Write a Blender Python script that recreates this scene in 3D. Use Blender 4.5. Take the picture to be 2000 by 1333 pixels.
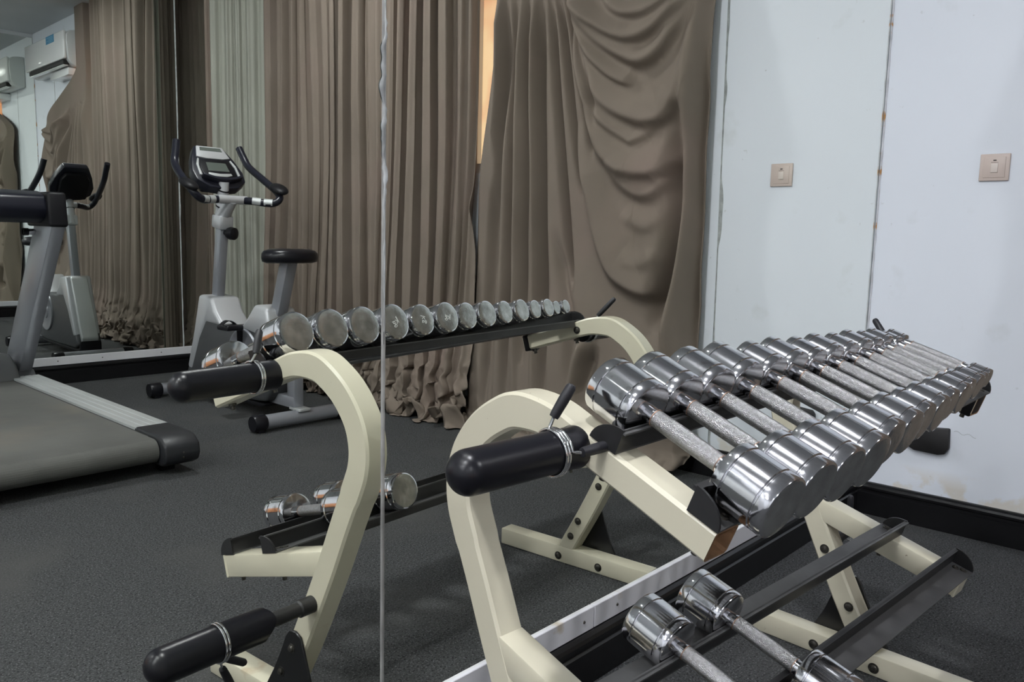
import bpy, bmesh, math, random
import numpy as np
from mathutils import Vector, Matrix, noise

random.seed(7); np.random.seed(7)
S = bpy.context.scene
COL = S.collection
for o in list(bpy.data.objects):
    bpy.data.objects.remove(o, do_unlink=True)

# ---------------------------------------------------------------- camera
cd = bpy.data.cameras.new('camera'); cam = bpy.data.objects.new('camera', cd); COL.objects.link(cam)
cd.sensor_width = 36.0; cd.lens = 28.393; cd.clip_start = 0.02; cd.clip_end = 60
yaw, pit, rol = math.radians(42.12309), math.radians(-7.26520), math.radians(1.36614)
fw = Vector((math.cos(yaw)*math.cos(pit), math.sin(yaw)*math.cos(pit), math.sin(pit)))
rt = Vector((math.sin(yaw), -math.cos(yaw), 0)); up = rt.cross(fw)
R = rt*math.cos(rol)+up*math.sin(rol); U = -rt*math.sin(rol)+up*math.cos(rol)
M = Matrix((R, U, -fw)).transposed().to_4x4(); M.translation = Vector((-3.01612, -0.99796, 0.97103))
cam.matrix_world = M
S.camera = cam

# ---------------------------------------------------------------- world, exposure
W = bpy.data.worlds.new('world'); S.world = W; W.use_nodes = True
W.node_tree.nodes['Background'].inputs[0].default_value = (0.5, 0.55, 0.6, 1)
W.node_tree.nodes['Background'].inputs[1].default_value = 0.05
S.view_settings.view_transform = 'Standard'; S.view_settings.look = 'None'
S.view_settings.gamma = 1.0; S.view_settings.use_curve_mapping = False
S.view_settings.exposure = 0.0
LAMP_STRENGTH = 610.0
LAMP_COLOR = (0.95, 0.965, 1.0)
LAMPS = [(-2.45, -0.42), (-3.9, -0.48), (-5.4, -0.5), (-1.1, -2.65), (-4.7, -3.2), (-7.0, -0.6), (-7.0, -3.2)]  # mid mirror-side and both far-end lamps are unseen, added to brighten wall and rack
S.cycles.max_bounces = 14; S.cycles.glossy_bounces = 10; S.cycles.diffuse_bounces = 5
S.cycles.caustics_reflective = True; S.cycles.caustics_refractive = False
S.cycles.blur_glossy = 0.5; S.cycles.sample_clamp_indirect = 6.0

H = 4.41          # distance between the two mirrored walls
CEIL = 3.0
WEST = -8.2

# ---------------------------------------------------------------- materials
def mat(name, col, rough=0.5, metal=0.0, bump=None, var=None, coat=0.0, spec=0.5, emit=None):
    """bump=(scale,strength,dist)  var=(scale,amount)"""
    m = bpy.data.materials.new(name); m.use_nodes = True
    nt = m.node_tree; b = nt.nodes['Principled BSDF']
    b.inputs['Base Color'].default_value = (*col, 1); b.inputs['Roughness'].default_value = rough
    b.inputs['Metallic'].default_value = metal; b.inputs['Specular IOR Level'].default_value = spec
    b.inputs['Coat Weight'].default_value = coat
    if emit:
        b.inputs['Emission Color'].default_value = (*emit[0], 1); b.inputs['Emission Strength'].default_value = emit[1]
    tc = nt.nodes.new('ShaderNodeTexCoord')
    if var:
        n = nt.nodes.new('ShaderNodeTexNoise'); n.inputs['Scale'].default_value = var[0]; n.inputs['Detail'].default_value = 6
        nt.links.new(tc.outputs['Object'], n.inputs['Vector'])
        mx = nt.nodes.new('ShaderNodeMix'); mx.data_type = 'RGBA'
        k = var[1]
        mx.inputs[6].default_value = tuple(max(0, c*(1-k)) for c in col)+(1,)
        mx.inputs[7].default_value = tuple(min(1, c*(1+k)) for c in col)+(1,)
        rp = nt.nodes.new('ShaderNodeMapRange'); rp.inputs[1].default_value = .3; rp.inputs[2].default_value = .7
        nt.links.new(n.outputs['Fac'], rp.inputs[0]); nt.links.new(rp.outputs[0], mx.inputs[0])
        nt.links.new(mx.outputs[2], b.inputs['Base Color'])
    if bump:
        n2 = nt.nodes.new('ShaderNodeTexNoise'); n2.inputs['Scale'].default_value = bump[0]; n2.inputs['Detail'].default_value = 4
        nt.links.new(tc.outputs['Object'], n2.inputs['Vector'])
        bp = nt.nodes.new('ShaderNodeBump'); bp.inputs['Strength'].default_value = bump[1]; bp.inputs['Distance'].default_value = bump[2]
        nt.links.new(n2.outputs['Fac'], bp.inputs['Height']); nt.links.new(bp.outputs[0], b.inputs['Normal'])
    return m

def layer(m, col, scale, lo, hi, detail=6, zr=None, rough=None, stretch=None, world=False):
    """mix a second colour over a material where a noise passes a threshold (stains, rust, specks)"""
    nt = m.node_tree; b = nt.nodes['Principled BSDF']
    tc = nt.nodes.new('ShaderNodeTexCoord')
    n = nt.nodes.new('ShaderNodeTexNoise'); n.inputs['Scale'].default_value = scale; n.inputs['Detail'].default_value = detail
    src = tc.outputs['Object']
    if stretch:
        mp = nt.nodes.new('ShaderNodeMapping'); mp.inputs['Scale'].default_value = stretch
        nt.links.new(src, mp.inputs[0]); nt.links.new(mp.outputs[0], n.inputs['Vector'])
    else:
        nt.links.new(src, n.inputs['Vector'])
    mr = nt.nodes.new('ShaderNodeMapRange'); mr.inputs[1].default_value = lo; mr.inputs[2].default_value = hi
    nt.links.new(n.outputs['Fac'], mr.inputs[0]); fac = mr.outputs[0]
    if zr:
        sp = nt.nodes.new('ShaderNodeSeparateXYZ'); nt.links.new(src, sp.inputs[0])
        m2 = nt.nodes.new('ShaderNodeMapRange'); m2.inputs[1].default_value = zr[0]; m2.inputs[2].default_value = zr[1]
        m2.inputs[3].default_value = 1; m2.inputs[4].default_value = 0
        nt.links.new(sp.outputs[zr[2]], m2.inputs[0])
        mu = nt.nodes.new('ShaderNodeMath'); mu.operation = 'MULTIPLY'
        nt.links.new(fac, mu.inputs[0]); nt.links.new(m2.outputs[0], mu.inputs[1]); fac = mu.outputs[0]
    mx = nt.nodes.new('ShaderNodeMix'); mx.data_type = 'RGBA'
    ins = b.inputs['Base Color']
    if ins.is_linked: nt.links.new(ins.links[0].from_socket, mx.inputs[6])
    else: mx.inputs[6].default_value = ins.default_value
    mx.inputs[7].default_value = (*col, 1)
    nt.links.new(fac, mx.inputs[0]); nt.links.new(mx.outputs[2], ins)
    return m

M_wall = mat('wall_paint', (.79, .83, .90), .55, bump=(30, .08, .004), var=(1.2, .025))
layer(M_wall, (.58, .60, .62), 26, .70, .76)
layer(M_wall, (.72, .755, .80), 6, .62, .74)
layer(M_wall, (.74, .71, .66), 7, .51, .57, zr=(.15, .21, 2))
M_wall2 = mat('far_wall_paint', (.74, .76, .78), .6, var=(1.0, .04))
M_ceil = mat('ceiling_paint', (.50, .52, .54), .7, var=(2, .06))
M_carpet = mat('carpet', (.068, .070, .072), .95, bump=(420, .9, .006), spec=.1)
layer(M_carpet, (.17, .175, .178), 230, .54, .68, detail=3)
layer(M_carpet, (.026, .027, .028), 170, .53, .66, detail=3)
layer(M_carpet, (.092, .092, .090), 2.2, .50, .75)
M_base = mat('black_gloss_skirting', (.008, .008, .009), .22, bump=(15, .1, .004))
M_strip = mat('aluminium_strip', (.78, .78, .82), .42, .15, var=(3, .06))
layer(M_strip, (.50, .42, .30), 9, .63, .72)
M_dark = mat('dark_gap', (.02, .02, .02), .8)
M_plaster = mat('broken_plaster', (.36, .38, .38), .9, bump=(80, .6, .004), var=(30, .3))
M_caulk = mat('old_sealant', (.33, .33, .32), .45, var=(20, .25))
M_caulkw = mat('white_sealant', (.40, .415, .42), .5, var=(30, .35))
M_rustcaulk = mat('rust_spotted_sealant', (.56, .57, .60), .6, var=(20, .2))
layer(M_rustcaulk, (.40, .20, .06), 16, .565, .61, stretch=(1, 1, .8))
M_mirror = bpy.data.materials.new('mirror_glass'); M_mirror.use_nodes = True
_b = M_mirror.node_tree.nodes['Principled BSDF']
_b.inputs['Metallic'].default_value = 1; _b.inputs['Roughness'].default_value = 0.0
_b.inputs['Base Color'].default_value = (.96, .98, .93, 1)
M_mirror2 = M_mirror.copy(); M_mirror2.name = 'aged_mirror_glass'
M_mirror2.node_tree.nodes['Principled BSDF'].inputs['Base Color'].default_value = (.82, .85, .83, 1)

M_cream = mat('cream_powder_coat', (.59, .555, .435), .30, bump=(40, .06, .003), var=(3, .05), coat=.25)
layer(M_cream, (.42, .31, .19), 7, .68, .76)
layer(M_cream, (.14, .09, .05), 60, .74, .78)
M_rust = mat('rusty_inside', (.30, .17, .09), .85, var=(20, .5), bump=(60, .5, .004))
M_chrome = mat('chrome', (.72, .72, .75), .11, 1.0, bump=(55, .05, .002))
layer(M_chrome, (.38, .37, .37), 35, .60, .75)
M_face = mat('dull_zinc_face', (.52, .53, .525), .20, .90, bump=(120, .15, .002), var=(40, .2))
M_knurl = mat('knurled_steel', (.52, .52, .53), .30, 1.0)
def knurl(m):
    nt = m.node_tree; b = nt.nodes['Principled BSDF']
    tc = nt.nodes.new('ShaderNodeTexCoord'); v = nt.nodes.new('ShaderNodeTexVoronoi'); v.inputs['Scale'].default_value = 900
    n = nt.nodes.new('ShaderNodeTexNoise'); n.inputs['Scale'].default_value = 60
    nt.links.new(tc.outputs['Object'], v.inputs['Vector']); nt.links.new(tc.outputs['Object'], n.inputs['Vector'])
    bp = nt.nodes.new('ShaderNodeBump'); bp.inputs['Strength'].default_value = .5; bp.inputs['Distance'].default_value = .002
    nt.links.new(v.outputs['Distance'], bp.inputs['Height']); nt.links.new(bp.outputs[0], b.inputs['Normal'])
    n.inputs['Scale'].default_value = 220; n.inputs['Detail'].default_value = 5
    rr = nt.nodes.new('ShaderNodeValToRGB')
    rr.color_ramp.elements[0].position = .38; rr.color_ramp.elements[0].color = (.40, .395, .39, 1)
    rr.color_ramp.elements[1].position = .58; rr.color_ramp.elements[1].color = (.50, .50, .51, 1)
    nt.links.new(n.outputs['Fac'], rr.inputs[0]); nt.links.new(rr.outputs[0], b.inputs['Base Color'])
knurl(M_knurl)
M_rustring = mat('rusty_ring', (.34, .22, .16), .5, .7, var=(60, .4))
M_rail = mat('black_angle_steel', (.018, .018, .019), .38, bump=(60, .1, .002), var=(10, .3))
M_railworn = mat('worn_rail_face', (.075, .075, .076), .45, var=(8, .3), bump=(70, .15, .002))
M_rubber = mat('black_rubber', (.007, .007, .010), .30, bump=(30, .05, .003), spec=.35)
M_grip = mat('black_vinyl_grip', (.012, .012, .016), .5)
M_wire = mat('bright_spring_wire', (.75, .75, .76), .12, 1.0)
M_bolt = mat('dark_bolt', (.10, .095, .085), .42, .8, var=(60, .4))
M_gusset = mat('black_gusset_plate', (.010, .010, .011), .3)
M_switch = mat('switch_plastic', (.60, .50, .45), .42)
M_switch2 = mat('switch_rocker', (.68, .60, .55), .35)
M_black = mat('black_plastic', (.007, .007, .009), .45, spec=.22)
M_cap = mat('dark_cap_plastic', (.020, .021, .024), .42, spec=.4)
M_mark = mat('worn_weight_mark', (.62, .63, .62), .5, .3)
M_wallbox = mat('black_wall_pad', (.012, .011, .012), .55, var=(8, .5))

M_curt = mat('taupe_curtain_cloth', (.190, .156, .128), .85, bump=(350, .12, .002), var=(2.5, .10), spec=.2)
layer(M_curt, (.215, .165, .140), 1.6, .52, .72)
M_pale = mat('pale_grey_green_curtain', (.30, .305, .265), .9, bump=(350, .1, .002), var=(3, .06), spec=.15)
M_acw = mat('white_ac_plastic', (.78, .79, .80), .16, coat=.5)
M_acg = mat('ac_shadow_grey', (.62, .64, .65), .3)
M_label = mat('blue_energy_label', (.05, .24, .42), .4)
M_label2 = mat('pale_blue_print', (.20, .42, .58), .4)
M_silver = mat('silver_painted_plastic', (.52, .53, .55), .32, .35)
M_grey = mat('grey_painted_steel', (.30, .31, .34), .32, .4)
M_char = mat('charcoal_plastic', (.055, .058, .062), .42)
M_navy = mat('dark_navy_plastic', (.011, .012, .020), .32, spec=.35)
M_lcd = mat('lcd_screen', (.09, .105, .095), .15)
M_tread = mat('treadmill_belt', (.085, .085, .078), .7, bump=(200, .15, .002), var=(2.5, .25))
layer(M_tread, (.14, .125, .10), 1.5, .52, .72)
M_alu = mat('ribbed_aluminium_rail', (.56, .58, .58), .35, .4, var=(4, .08))
M_hood = mat('dark_grey_hood', (.085, .088, .09), .35)
M_wood = mat('orange_brown_wood', (.66, .30, .14), .4, var=(4, .2))
M_lamp = mat('lamp_diffuser', (.9, .9, .9), .5, emit=(LAMP_COLOR, LAMP_STRENGTH))
M_lampring = mat('lamp_ring', (.7, .7, .7), .4)
M_glow = mat('sunset_lit_pane', (.5, .3, .2), .6)
def glow(m):
    nt = m.node_tree; b = nt.nodes['Principled BSDF']
    b.inputs['Emission Color'].default_value = (1.0, .50, .24, 1)
    b.inputs['Emission Strength'].default_value = 0.8
    tc = nt.nodes.new('ShaderNodeTexCoord'); n = nt.nodes.new('ShaderNodeTexNoise'); n.inputs['Scale'].default_value = 3.2
    rr = nt.nodes.new('ShaderNodeValToRGB')
    rr.color_ramp.elements[0].position = .40; rr.color_ramp.elements[0].color = (.75, .30, .15, 1)
    rr.color_ramp.elements[1].position = .62; rr.color_ramp.elements[1].color = (1.0, .72, .42, 1)
    nt.links.new(tc.outputs['Object'], n.inputs['Vector']); nt.links.new(n.outputs['Fac'], rr.inputs[0]); nt.links.new(rr.outputs[0], b.inputs['Emission Color'])
glow(M_glow)
M_frame = mat('window_frame_white', (.70, .71, .72), .4)

# ---------------------------------------------------------------- mesh helpers
def link(name, me, parent=None):
    o = bpy.data.objects.new(name, me); COL.objects.link(o)
    if parent is not None: o.parent = parent
    return o

def obj(name, verts, faces, mats, parent=None, smooth=False, idx=None, auto=None):
    me = bpy.data.meshes.new(name)
    me.from_pydata([tuple(v) for v in verts], [], [tuple(f) for f in faces])
    for m in (mats if isinstance(mats, (list, tuple)) else [mats]): me.materials.append(m)
    if idx is not None: me.polygons.foreach_set('material_index', list(idx))
    me.update()
    bm = bmesh.new(); bm.from_mesh(me); bmesh.ops.recalc_face_normals(bm, faces=bm.faces[:]); bm.to_mesh(me); bm.free()
    if smooth:
        me.polygons.foreach_set('use_smooth', [True]*len(me.polygons))
        if auto is not None: me.set_sharp_from_angle(angle=math.radians(auto))
    return link(name, me, parent)

def bmobj(name, bm, mats, parent=None, smooth=False, auto=40):
    bmesh.ops.recalc_face_normals(bm, faces=bm.faces[:])
    me = bpy.data.meshes.new(name); bm.to_mesh(me); bm.free()
    for m in (mats if isinstance(mats, (list, tuple)) else [mats]): me.materials.append(m)
    if smooth:
        me.polygons.foreach_set('use_smooth', [True]*len(me.polygons)); me.set_sharp_from_angle(angle=math.radians(auto))
    return link(name, me, parent)

class MB:
    """collects simple solids into one mesh"""
    def __init__(s): s.v = []; s.f = []; s.i = []
    def add(s, v, f, mi=0):
        k = len(s.v); s.v += [tuple(p) for p in v]; s.f += [tuple(a+k for a in q) for q in f]; s.i += [mi]*len(f); return s
    def box(s, a, b, mi=0, mtx=None):
        x0, y0, z0 = a; x1, y1, z1 = b
        v = [Vector(p) for p in ((x0,y0,z0),(x1,y0,z0),(x1,y1,z0),(x0,y1,z0),(x0,y0,z1),(x1,y0,z1),(x1,y1,z1),(x0,y1,z1))]
        if mtx is not None: v = [mtx @ p for p in v]
        return s.add(v, [(0,3,2,1),(4,5,6,7),(0,1,5,4),(1,2,6,5),(2,3,7,6),(3,0,4,7)], mi)
    def tube(s, pts, r, n=12, mi=0, caps=True):
        v, f = tubedata(pts, r, n, caps); return s.add(v, f, mi)
    def lathe(s, prof, p0, d, n=24, mi=0):
        v, f = lathedata(prof, p0, d, n); return s.add(v, f, mi)
    def prism(s, poly, fn0, fn1, mi=0):
        v, f = prismdata(poly, fn0, fn1); return s.add(v, f, mi)
    def build(s, name, mats, parent=None, smooth=False, auto=40):
        return obj(name, s.v, s.f, mats, parent, smooth, s.i, auto)

def frame_of(d):
    d = Vector(d).normalized(); a = Vector((0,0,1)) if abs(d.z) < .9 else Vector((1,0,0))
    x = a.cross(d).normalized(); y = d.cross(x); return x, y, d

def tubedata(pts, r, n=12, caps=True):
    P = [Vector(p) for p in pts]; m = len(P)
    rs = r if isinstance(r, (list, tuple)) else [r]*m
    T = [(P[min(i+1, m-1)]-P[max(i-1, 0)]).normalized() for i in range(m)]
    x, y, _ = frame_of(T[0]); v = []; f = []
    for i in range(m):
        if i:
            x = (x - T[i]*x.dot(T[i])).normalized(); y = T[i].cross(x)
        for k in range(n):
            a = 2*math.pi*k/n; v.append(P[i]+(x*math.cos(a)+y*math.sin(a))*rs[i])
    for i in range(m-1):
        for k in range(n):
            f.append((i*n+k, i*n+(k+1) % n, (i+1)*n+(k+1) % n, (i+1)*n+k))
    if caps:
        f.append(tuple(range(n))[::-1]); f.append(tuple((m-1)*n+k for k in range(n)))
    return v, f

def lathedata(prof, p0, d, n=24):
    """prof: list of (radius, distance along d)"""
    x, y, d = frame_of(d); p0 = Vector(p0); v = []; f = []; rings = []
    for r, t in prof:
        if r < 1e-6: rings.append([len(v)]); v.append(p0+d*t)
        else:
            rings.append(list(range(len(v), len(v)+n)))
            for k in range(n):
                a = 2*math.pi*k/n; v.append(p0+d*t+(x*math.cos(a)+y*math.sin(a))*r)
    for A, B in zip(rings, rings[1:]):
        for k in range(n):
            k2 = (k+1) % n
            if len(A) == 1 and len(B) == 1: continue
            if len(A) == 1: f.append((A[0], B[k2], B[k]))
            elif len(B) == 1: f.append((A[k], A[k2], B[0]))
            else: f.append((A[k], A[k2], B[k2], B[k]))
    return v, f

def prismdata(poly, fn0, fn1):
    n = len(poly); v = [fn0(*p) for p in poly]+[fn1(*p) for p in poly]
    f = [tuple(range(n))[::-1], tuple(range(n, 2*n))]
    for i in range(n): f.append((i, (i+1) % n, n+(i+1) % n, n+i))
    return v, f

def catmull(P, k=8):
    P = [np.array(p, float) for p in P]; P = [2*P[0]-P[1]]+P+[2*P[-1]-P[-2]]; out = []
    for i in range(1, len(P)-2):
        a, b, c, d = P[i-1:i+3]
        for t in np.linspace(0, 1, k, endpoint=False):
            out.append(.5*(2*b+(c-a)*t+(2*a-5*b+4*c-d)*t*t+(3*b-a-3*c+d)*t**3))
    out.append(P[-2]); return out

def bevbox(name, a, b, m, parent=None, bev=.004, seg=2, mtx=None):
    bm = bmesh.new(); bmesh.ops.create_cube(bm, size=1)
    a = Vector(a); b = Vector(b)
    for v in bm.verts: v.co = Vector([(a[i]+b[i])/2+v.co[i]*(b[i]-a[i]) for i in range(3)])
    if bev > 0: bmesh.ops.bevel(bm, geom=bm.edges[:], offset=bev, segments=seg, profile=.5, affect='EDGES')
    if mtx is not None: bmesh.ops.transform(bm, matrix=mtx, verts=bm.verts)
    return bmobj(name, bm, m, parent, True, 35)

def prism_obj(name, poly, fn0, fn1, m, parent=None, bev=0, seg=2):
    v, f = prismdata(poly, fn0, fn1)
    if not bev: return obj(name, v, f, m, parent)
    me = bpy.data.meshes.new(name); me.from_pydata([tuple(p) for p in v], [], f); bm = bmesh.new(); bm.from_mesh(me)
    bmesh.ops.recalc_face_normals(bm, faces=bm.faces[:])
    bmesh.ops.bevel(bm, geom=[e for e in bm.edges if e.calc_face_angle(0) > .5], offset=bev, segments=seg, profile=.5, affect='EDGES')
    return bmobj(name, bm, m, parent, True, 35)

def thing(name, label, cat, loc=(0,0,0), rz=0, group=None):
    o = bpy.data.objects.new(name, None); COL.objects.link(o); o.empty_display_size = .05
    o.location = loc; o.rotation_euler = (0, 0, rz); tag(o, label, cat, group); return o
def tag(o, label, cat, group=None):
    o['label'] = label; o['category'] = cat
    if group: o['group'] = group
    return o
def struct(o): o['kind'] = 'structure'; return o

# ================================================================ ROOM SHELL
struct(MB().box((WEST-.1, -H-.25, -.1), (.2, .12, 0)).build('floor', M_carpet))
struct(MB().box((WEST-.1, -H-.25, CEIL), (.2, .12, CEIL+.1)).build('ceiling', M_ceil))
struct(MB().box((WEST-.1, .006, 0), (.2, .12, CEIL)).build('wall_left', M_wall2))
WY0, WY1, WZ0, WZ1 = -3.55, -1.25, 1.30, 2.62
wr = MB()
wr.box((0, WY1, 0), (.16, .006, CEIL)); wr.box((0, -H-.25, 0), (.16, WY0, CEIL))
wr.box((0, WY0, 0), (.16, WY1, WZ0)); wr.box((0, WY0, WZ1), (.16, WY1, CEIL))
wall_right = struct(wr.build('wall_right', M_wall))
# window behind the curtains
wf = MB()
for a, b in (((.02, WY0, WZ0), (.09, WY1, WZ0+.05)), ((.02, WY0, WZ1-.05), (.09, WY1, WZ1)),
             ((.02, WY0, WZ0+.05), (.09, WY0+.05, WZ1-.05)), ((.02, WY1-.05, WZ0+.05), (.09, WY1, WZ1-.05)),
             ((.02, -2.090, WZ0+.05), (.09, -2.022, WZ1-.05)), ((.03, WY0+.05, WZ0-.0), (.03, WY0+.05, WZ0))):
    wf.box(a, b)
window_1 = struct(wf.build('window_1', M_frame))
for y0, y1 in ((WY0+.05, -2.090), (-2.022, WY1-.05)):
    MB().box((.05, y0, WZ0+.05), (.056, y1, WZ1-.05)).build('pane', M_glow, window_1)

# rear wall, a degree out of square
K = math.atan(.014)
MT2 = Matrix.Translation((0, -H, 0)) @ Matrix.Rotation(K, 4, 'Z')
struct(MB().box((WEST-.2, -.13, 0), (.2, -.006, CEIL), mtx=MT2).build('wall_back', M_wall2))
# far end of the room, behind the photographer
struct(MB().box((WEST-.12, -H-.25, 0), (WEST, .12, CEIL)).build('wall_front', M_wall2))
dr = struct(MB().box((WEST, -2.35, 0), (WEST+.05, -1.35, 2.15)).build('door_1', M_frame))
for z0, z1 in ((.15, 1.0), (1.12, 2.0)):
    bevbox('panel', (WEST+.045, -2.23, z0), (WEST+.062, -1.47, z1), M_frame, dr, .006)
MB().tube([(WEST+.05, -2.28, 1.0), (WEST+.10, -2.28, 1.0), (WEST+.10, -2.16, 1.0)], .010, 8).build('handle', M_chrome, dr)
wd = struct(MB().box((-6.9, .0, .12), (-4.1, .035, 1.06), 0, MT2).build('trim_9', M_wood))
for k in range(5):
    bevbox('panel', (-6.84+.55*k, .03, .22), (-6.38+.55*k, .046, .96), M_wood, wd, .006, 2, MT2)

# skirting boards: flat board, shadow groove, rounded bead on top
BH, BT = .118, .019
PROF = [(0, 0), (BT, 0), (BT, .078), (BT-.006, .082), (BT-.006, .090), (BT-.001, .094), (BT, .102), (BT-.003, .110), (BT-.010, .116), (BT-.016, BH), (0, BH)]
struct(prism_obj('baseboard_left', PROF, lambda d, z: Vector((WEST, .006-d-.006, z)), lambda d, z: Vector((-BT*.2, .006-d-.006, z)), M_base))
struct(prism_obj('baseboard_right', PROF, lambda d, z: Vector((-d, -H, z)), lambda d, z: Vector((-d, -BT*.2, z)), M_base))
struct(prism_obj('baseboard_back', PROF, lambda d, z: MT2 @ Vector((WEST, d-.003, z)), lambda d, z: MT2 @ Vector((-.02, d-.003, z)), M_base))

# aluminium strips holding the mirrors
def strip_piece(n, x0, x1, screws, mtx, sgn):
    o = struct(bevbox('trim_%d' % n, (x0, -.007 if sgn < 0 else 0, BH+.001), (x1, .004 if sgn < 0 else .007, .170), M_strip, None, .0012, 1, mtx))
    for x in screws:
        f = -.0068 if sgn < 0 else .0068
        v, fc = lathedata([(0, .0022), (.0025, .002), (.0042, 0), (.0042, -.001)], Vector((x, f, .144)), (0, sgn, 0), 10)
        v = [mtx @ p for p in v] if mtx is not None else v
        obj('screw', v, fc, M_bolt, o)
    return o
strip_piece(1, -1.6255, -.012, [-.25, -.72, -1.15, -1.539], None, -1)
strip_piece(2, WEST+.03, -1.6285, [-1.664, -2.02, -2.35, -2.8], None, -1)
strip_piece(3, -3.6, -.03, [-.586, -.966, -1.23, -1.7, -2.1], MT2, 1)

# mirrors
def mirror(label, x0, x1, m, mtx, ysign, top):
    a, b = ((x0, 0, .150), (x1, .005, top)) if ysign < 0 else ((x0, -.005, .150), (x1, 0, top))
    o = MB().box(a, b, 0, mtx).build('wall_mirror', m)
    return tag(o, label, 'mirror', 'mirror sheets on the walls')
mirror('tall mirror sheet behind the dumbbell rack, from the pale seam to the white room corner', -2.2115, -.003, M_mirror, None, -1, 2.96)
mirror('tall mirror sheet left of the pale seam, beside the near end of the rack', -3.95, -2.2195, M_mirror, None, -1, 2.96)
mirror('narrow mirror sheet on the opposite wall, next to the curtained corner behind the exercise bike', -.424, -.012, M_mirror2, MT2, 1, 2.96)
mirror('wide mirror sheet on the opposite wall, behind the treadmill and left of its seam', -2.9, -.430, M_mirror2, MT2, 1, 2.96)

# sealant in the joints
def ragged(n, mtl, p, across, normal, z0, z1, wfun, step=.012, t=.0012):
    """thin ragged vertical bead: p foot point, across direction of width, normal outwards"""
    across = Vector(across); normal = Vector(normal); v = []; f = []
    k = int((z1-z0)/step)
    for i in range(k+1):
        z = z0+(z1-z0)*i/k; a, b = wfun(z)
        c = Vector((p[0], p[1], z))
        v += [c-across*a, c-across*a*.6+normal*t, c+across*b*.6+normal*t, c+across*b]
    for i in range(k):
        for j in range(3):
            f.append((i*4+j, i*4+j+1, i*4+5+j, i*4+4+j))
    return struct(obj('trim_%d' % n, v, f, mtl, None, True))
def nz(z, s, k): return noise.noise(Vector((z*s, k*7.3, 1.7)))
ragged(4, M_caulk, (-2.2155, 0), (1, 0, 0), (0, -1, 0), .171, 2.96,
       lambda z: (.0042+.0006*nz(z, 40, 1), .0042+.0008*nz(z, 50, 2)))
ragged(5, M_caulkw, (-2.2155, -.0013), (1, 0, 0), (0, -1, 0), .80, 2.96,
       lambda z: (max(0, .0030+.008*nz(z, 24, 3)+.004*nz(z, 70, 13))*min(1, max(0, (z-.86)*4)), max(0, .0025+.006*nz(z, 34, 4)+.004*nz(z, 80, 14))*min(1, max(0, (z-.82)*6))), .004)
ragged(6, M_rustcaulk, (-.004, -.004), (.7, -.7, 0), (-.7, -.7, 0), .171, 2.96,
       lambda z: (.0030+.0025*nz(z, 18, 5), .0035+.003*nz(z, 25, 6)), .01)
o = ragged(7, M_caulkw, (-.427, -H), (1, 0, 0), (0, 1, 0), .171, 2.96,
       lambda z: (.0025, .003) if z > 1.75 else (.0015+max(0, .004*nz(z, 14, 7)), .0015+max(0, .007*nz(z, 9, 8))))
# plaster joint in the right wall
ragged(8, M_plaster, (-.0002, -.612), (0, 1, 0), (-1, 0, 0), .12, 2.5,
       lambda z: (.0026+.012*(z-1), .0030-.012*(z-1)+max(0, .026*(nz(z, 6.5, 9)-.10))), .012, .0008)
# ================================================================ SMALL THINGS ON THE RIGHT WALL
sw = thing('light_switch', 'beige square light switch with one rocker on the white wall right of the mirror', 'switch', (0, -.3578, 1.2345))
bevbox('plate', (-.008, -.043, -.043), (0, .043, .043), M_switch, sw, .0028, 3)
bevbox('inset_frame', (-.0098, -.031, -.033), (-.006, .031, .033), M_switch, sw, .0012, 2)
bevbox('rocker', (-.0125, -.0105, -.017), (-.008, .0105, .012), M_switch2, sw, .0015, 2)
bevbox('indicator', (-.0108, -.0045, .0205), (-.009, .0045, .0235), M_dark, sw, .0004, 1)
bevbox('name_strip', (-.0103, -.0105, .0150), (-.009, .0105, .0158), M_dark, sw, 0)
pad = thing('wall_pad', 'black rounded pad fixed low on the white wall behind the far end of the rack', 'wall pad', (0, 0, 0))
prism_obj('pad_body', [(-.172, .349), (-.302, .362), (-.305, .292), (-.294, .271), (-.272, .265), (-.195, .268), (-.172, .279), (-.162, .300), (-.162, .335)],
          lambda y, z: Vector((0, y, z)), lambda y, z: Vector((-.022, y, z)), M_wallbox, pad, .005)
cr = []
for i in range(14):
    cr.append((-.0006, -.312-.0052*i, .352-.0006*i+.004*math.sin(i*.9)))
MB().tube(cr, .0006, 5).build('thin_wire', M_plaster, pad)

# air conditioner above the curtain edge
ac = thing('air_conditioner', 'white split air conditioner high on the wall with a blue label, seen in the mirrors', 'air conditioner', (0, -.90, 2.64))
AY = .59
prof = [(0, -.155), (-.07, -.165), (-.115, -.14), (-.145, -.10), (-.155, .06), (-.15, .12), (-.12, .155), (-.06, .165), (0, .165)]
prism_obj('body', prof, lambda x, z: Vector((x, -AY, z)), lambda x, z: Vector((x, AY, z)), M_acg, ac, .012, 3)
bevbox('front_panel', (-.176, -AY+.006, -.105), (-.146, AY-.012, .150), M_acw, ac, .013, 3)
bevbox('air_vent', (-.165, -AY+.06, -.148), (-.110, AY-.10, -.108), M_dark, ac, .004, 1)
bevbox('louvre', (-.163, -AY+.07, -.160), (-.120, AY-.11, -.150), M_acw, ac, .003, 1)
lb = bevbox('energy_label', (-.1775, -.335, .075), (-.1755, -.105, .146), M_label, ac, 0)
for k in range(4):
    bevbox('label_print', (-.1780, -.315, .084+.014*k), (-.1774, -.315+(.19 if k % 2 else .13), .090+.014*k), M_label2, lb, 0)
bevbox('pipe_cover', (-.115, -.50, -.235), (0, .02, -.168), M_acw, ac, .006)

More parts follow.
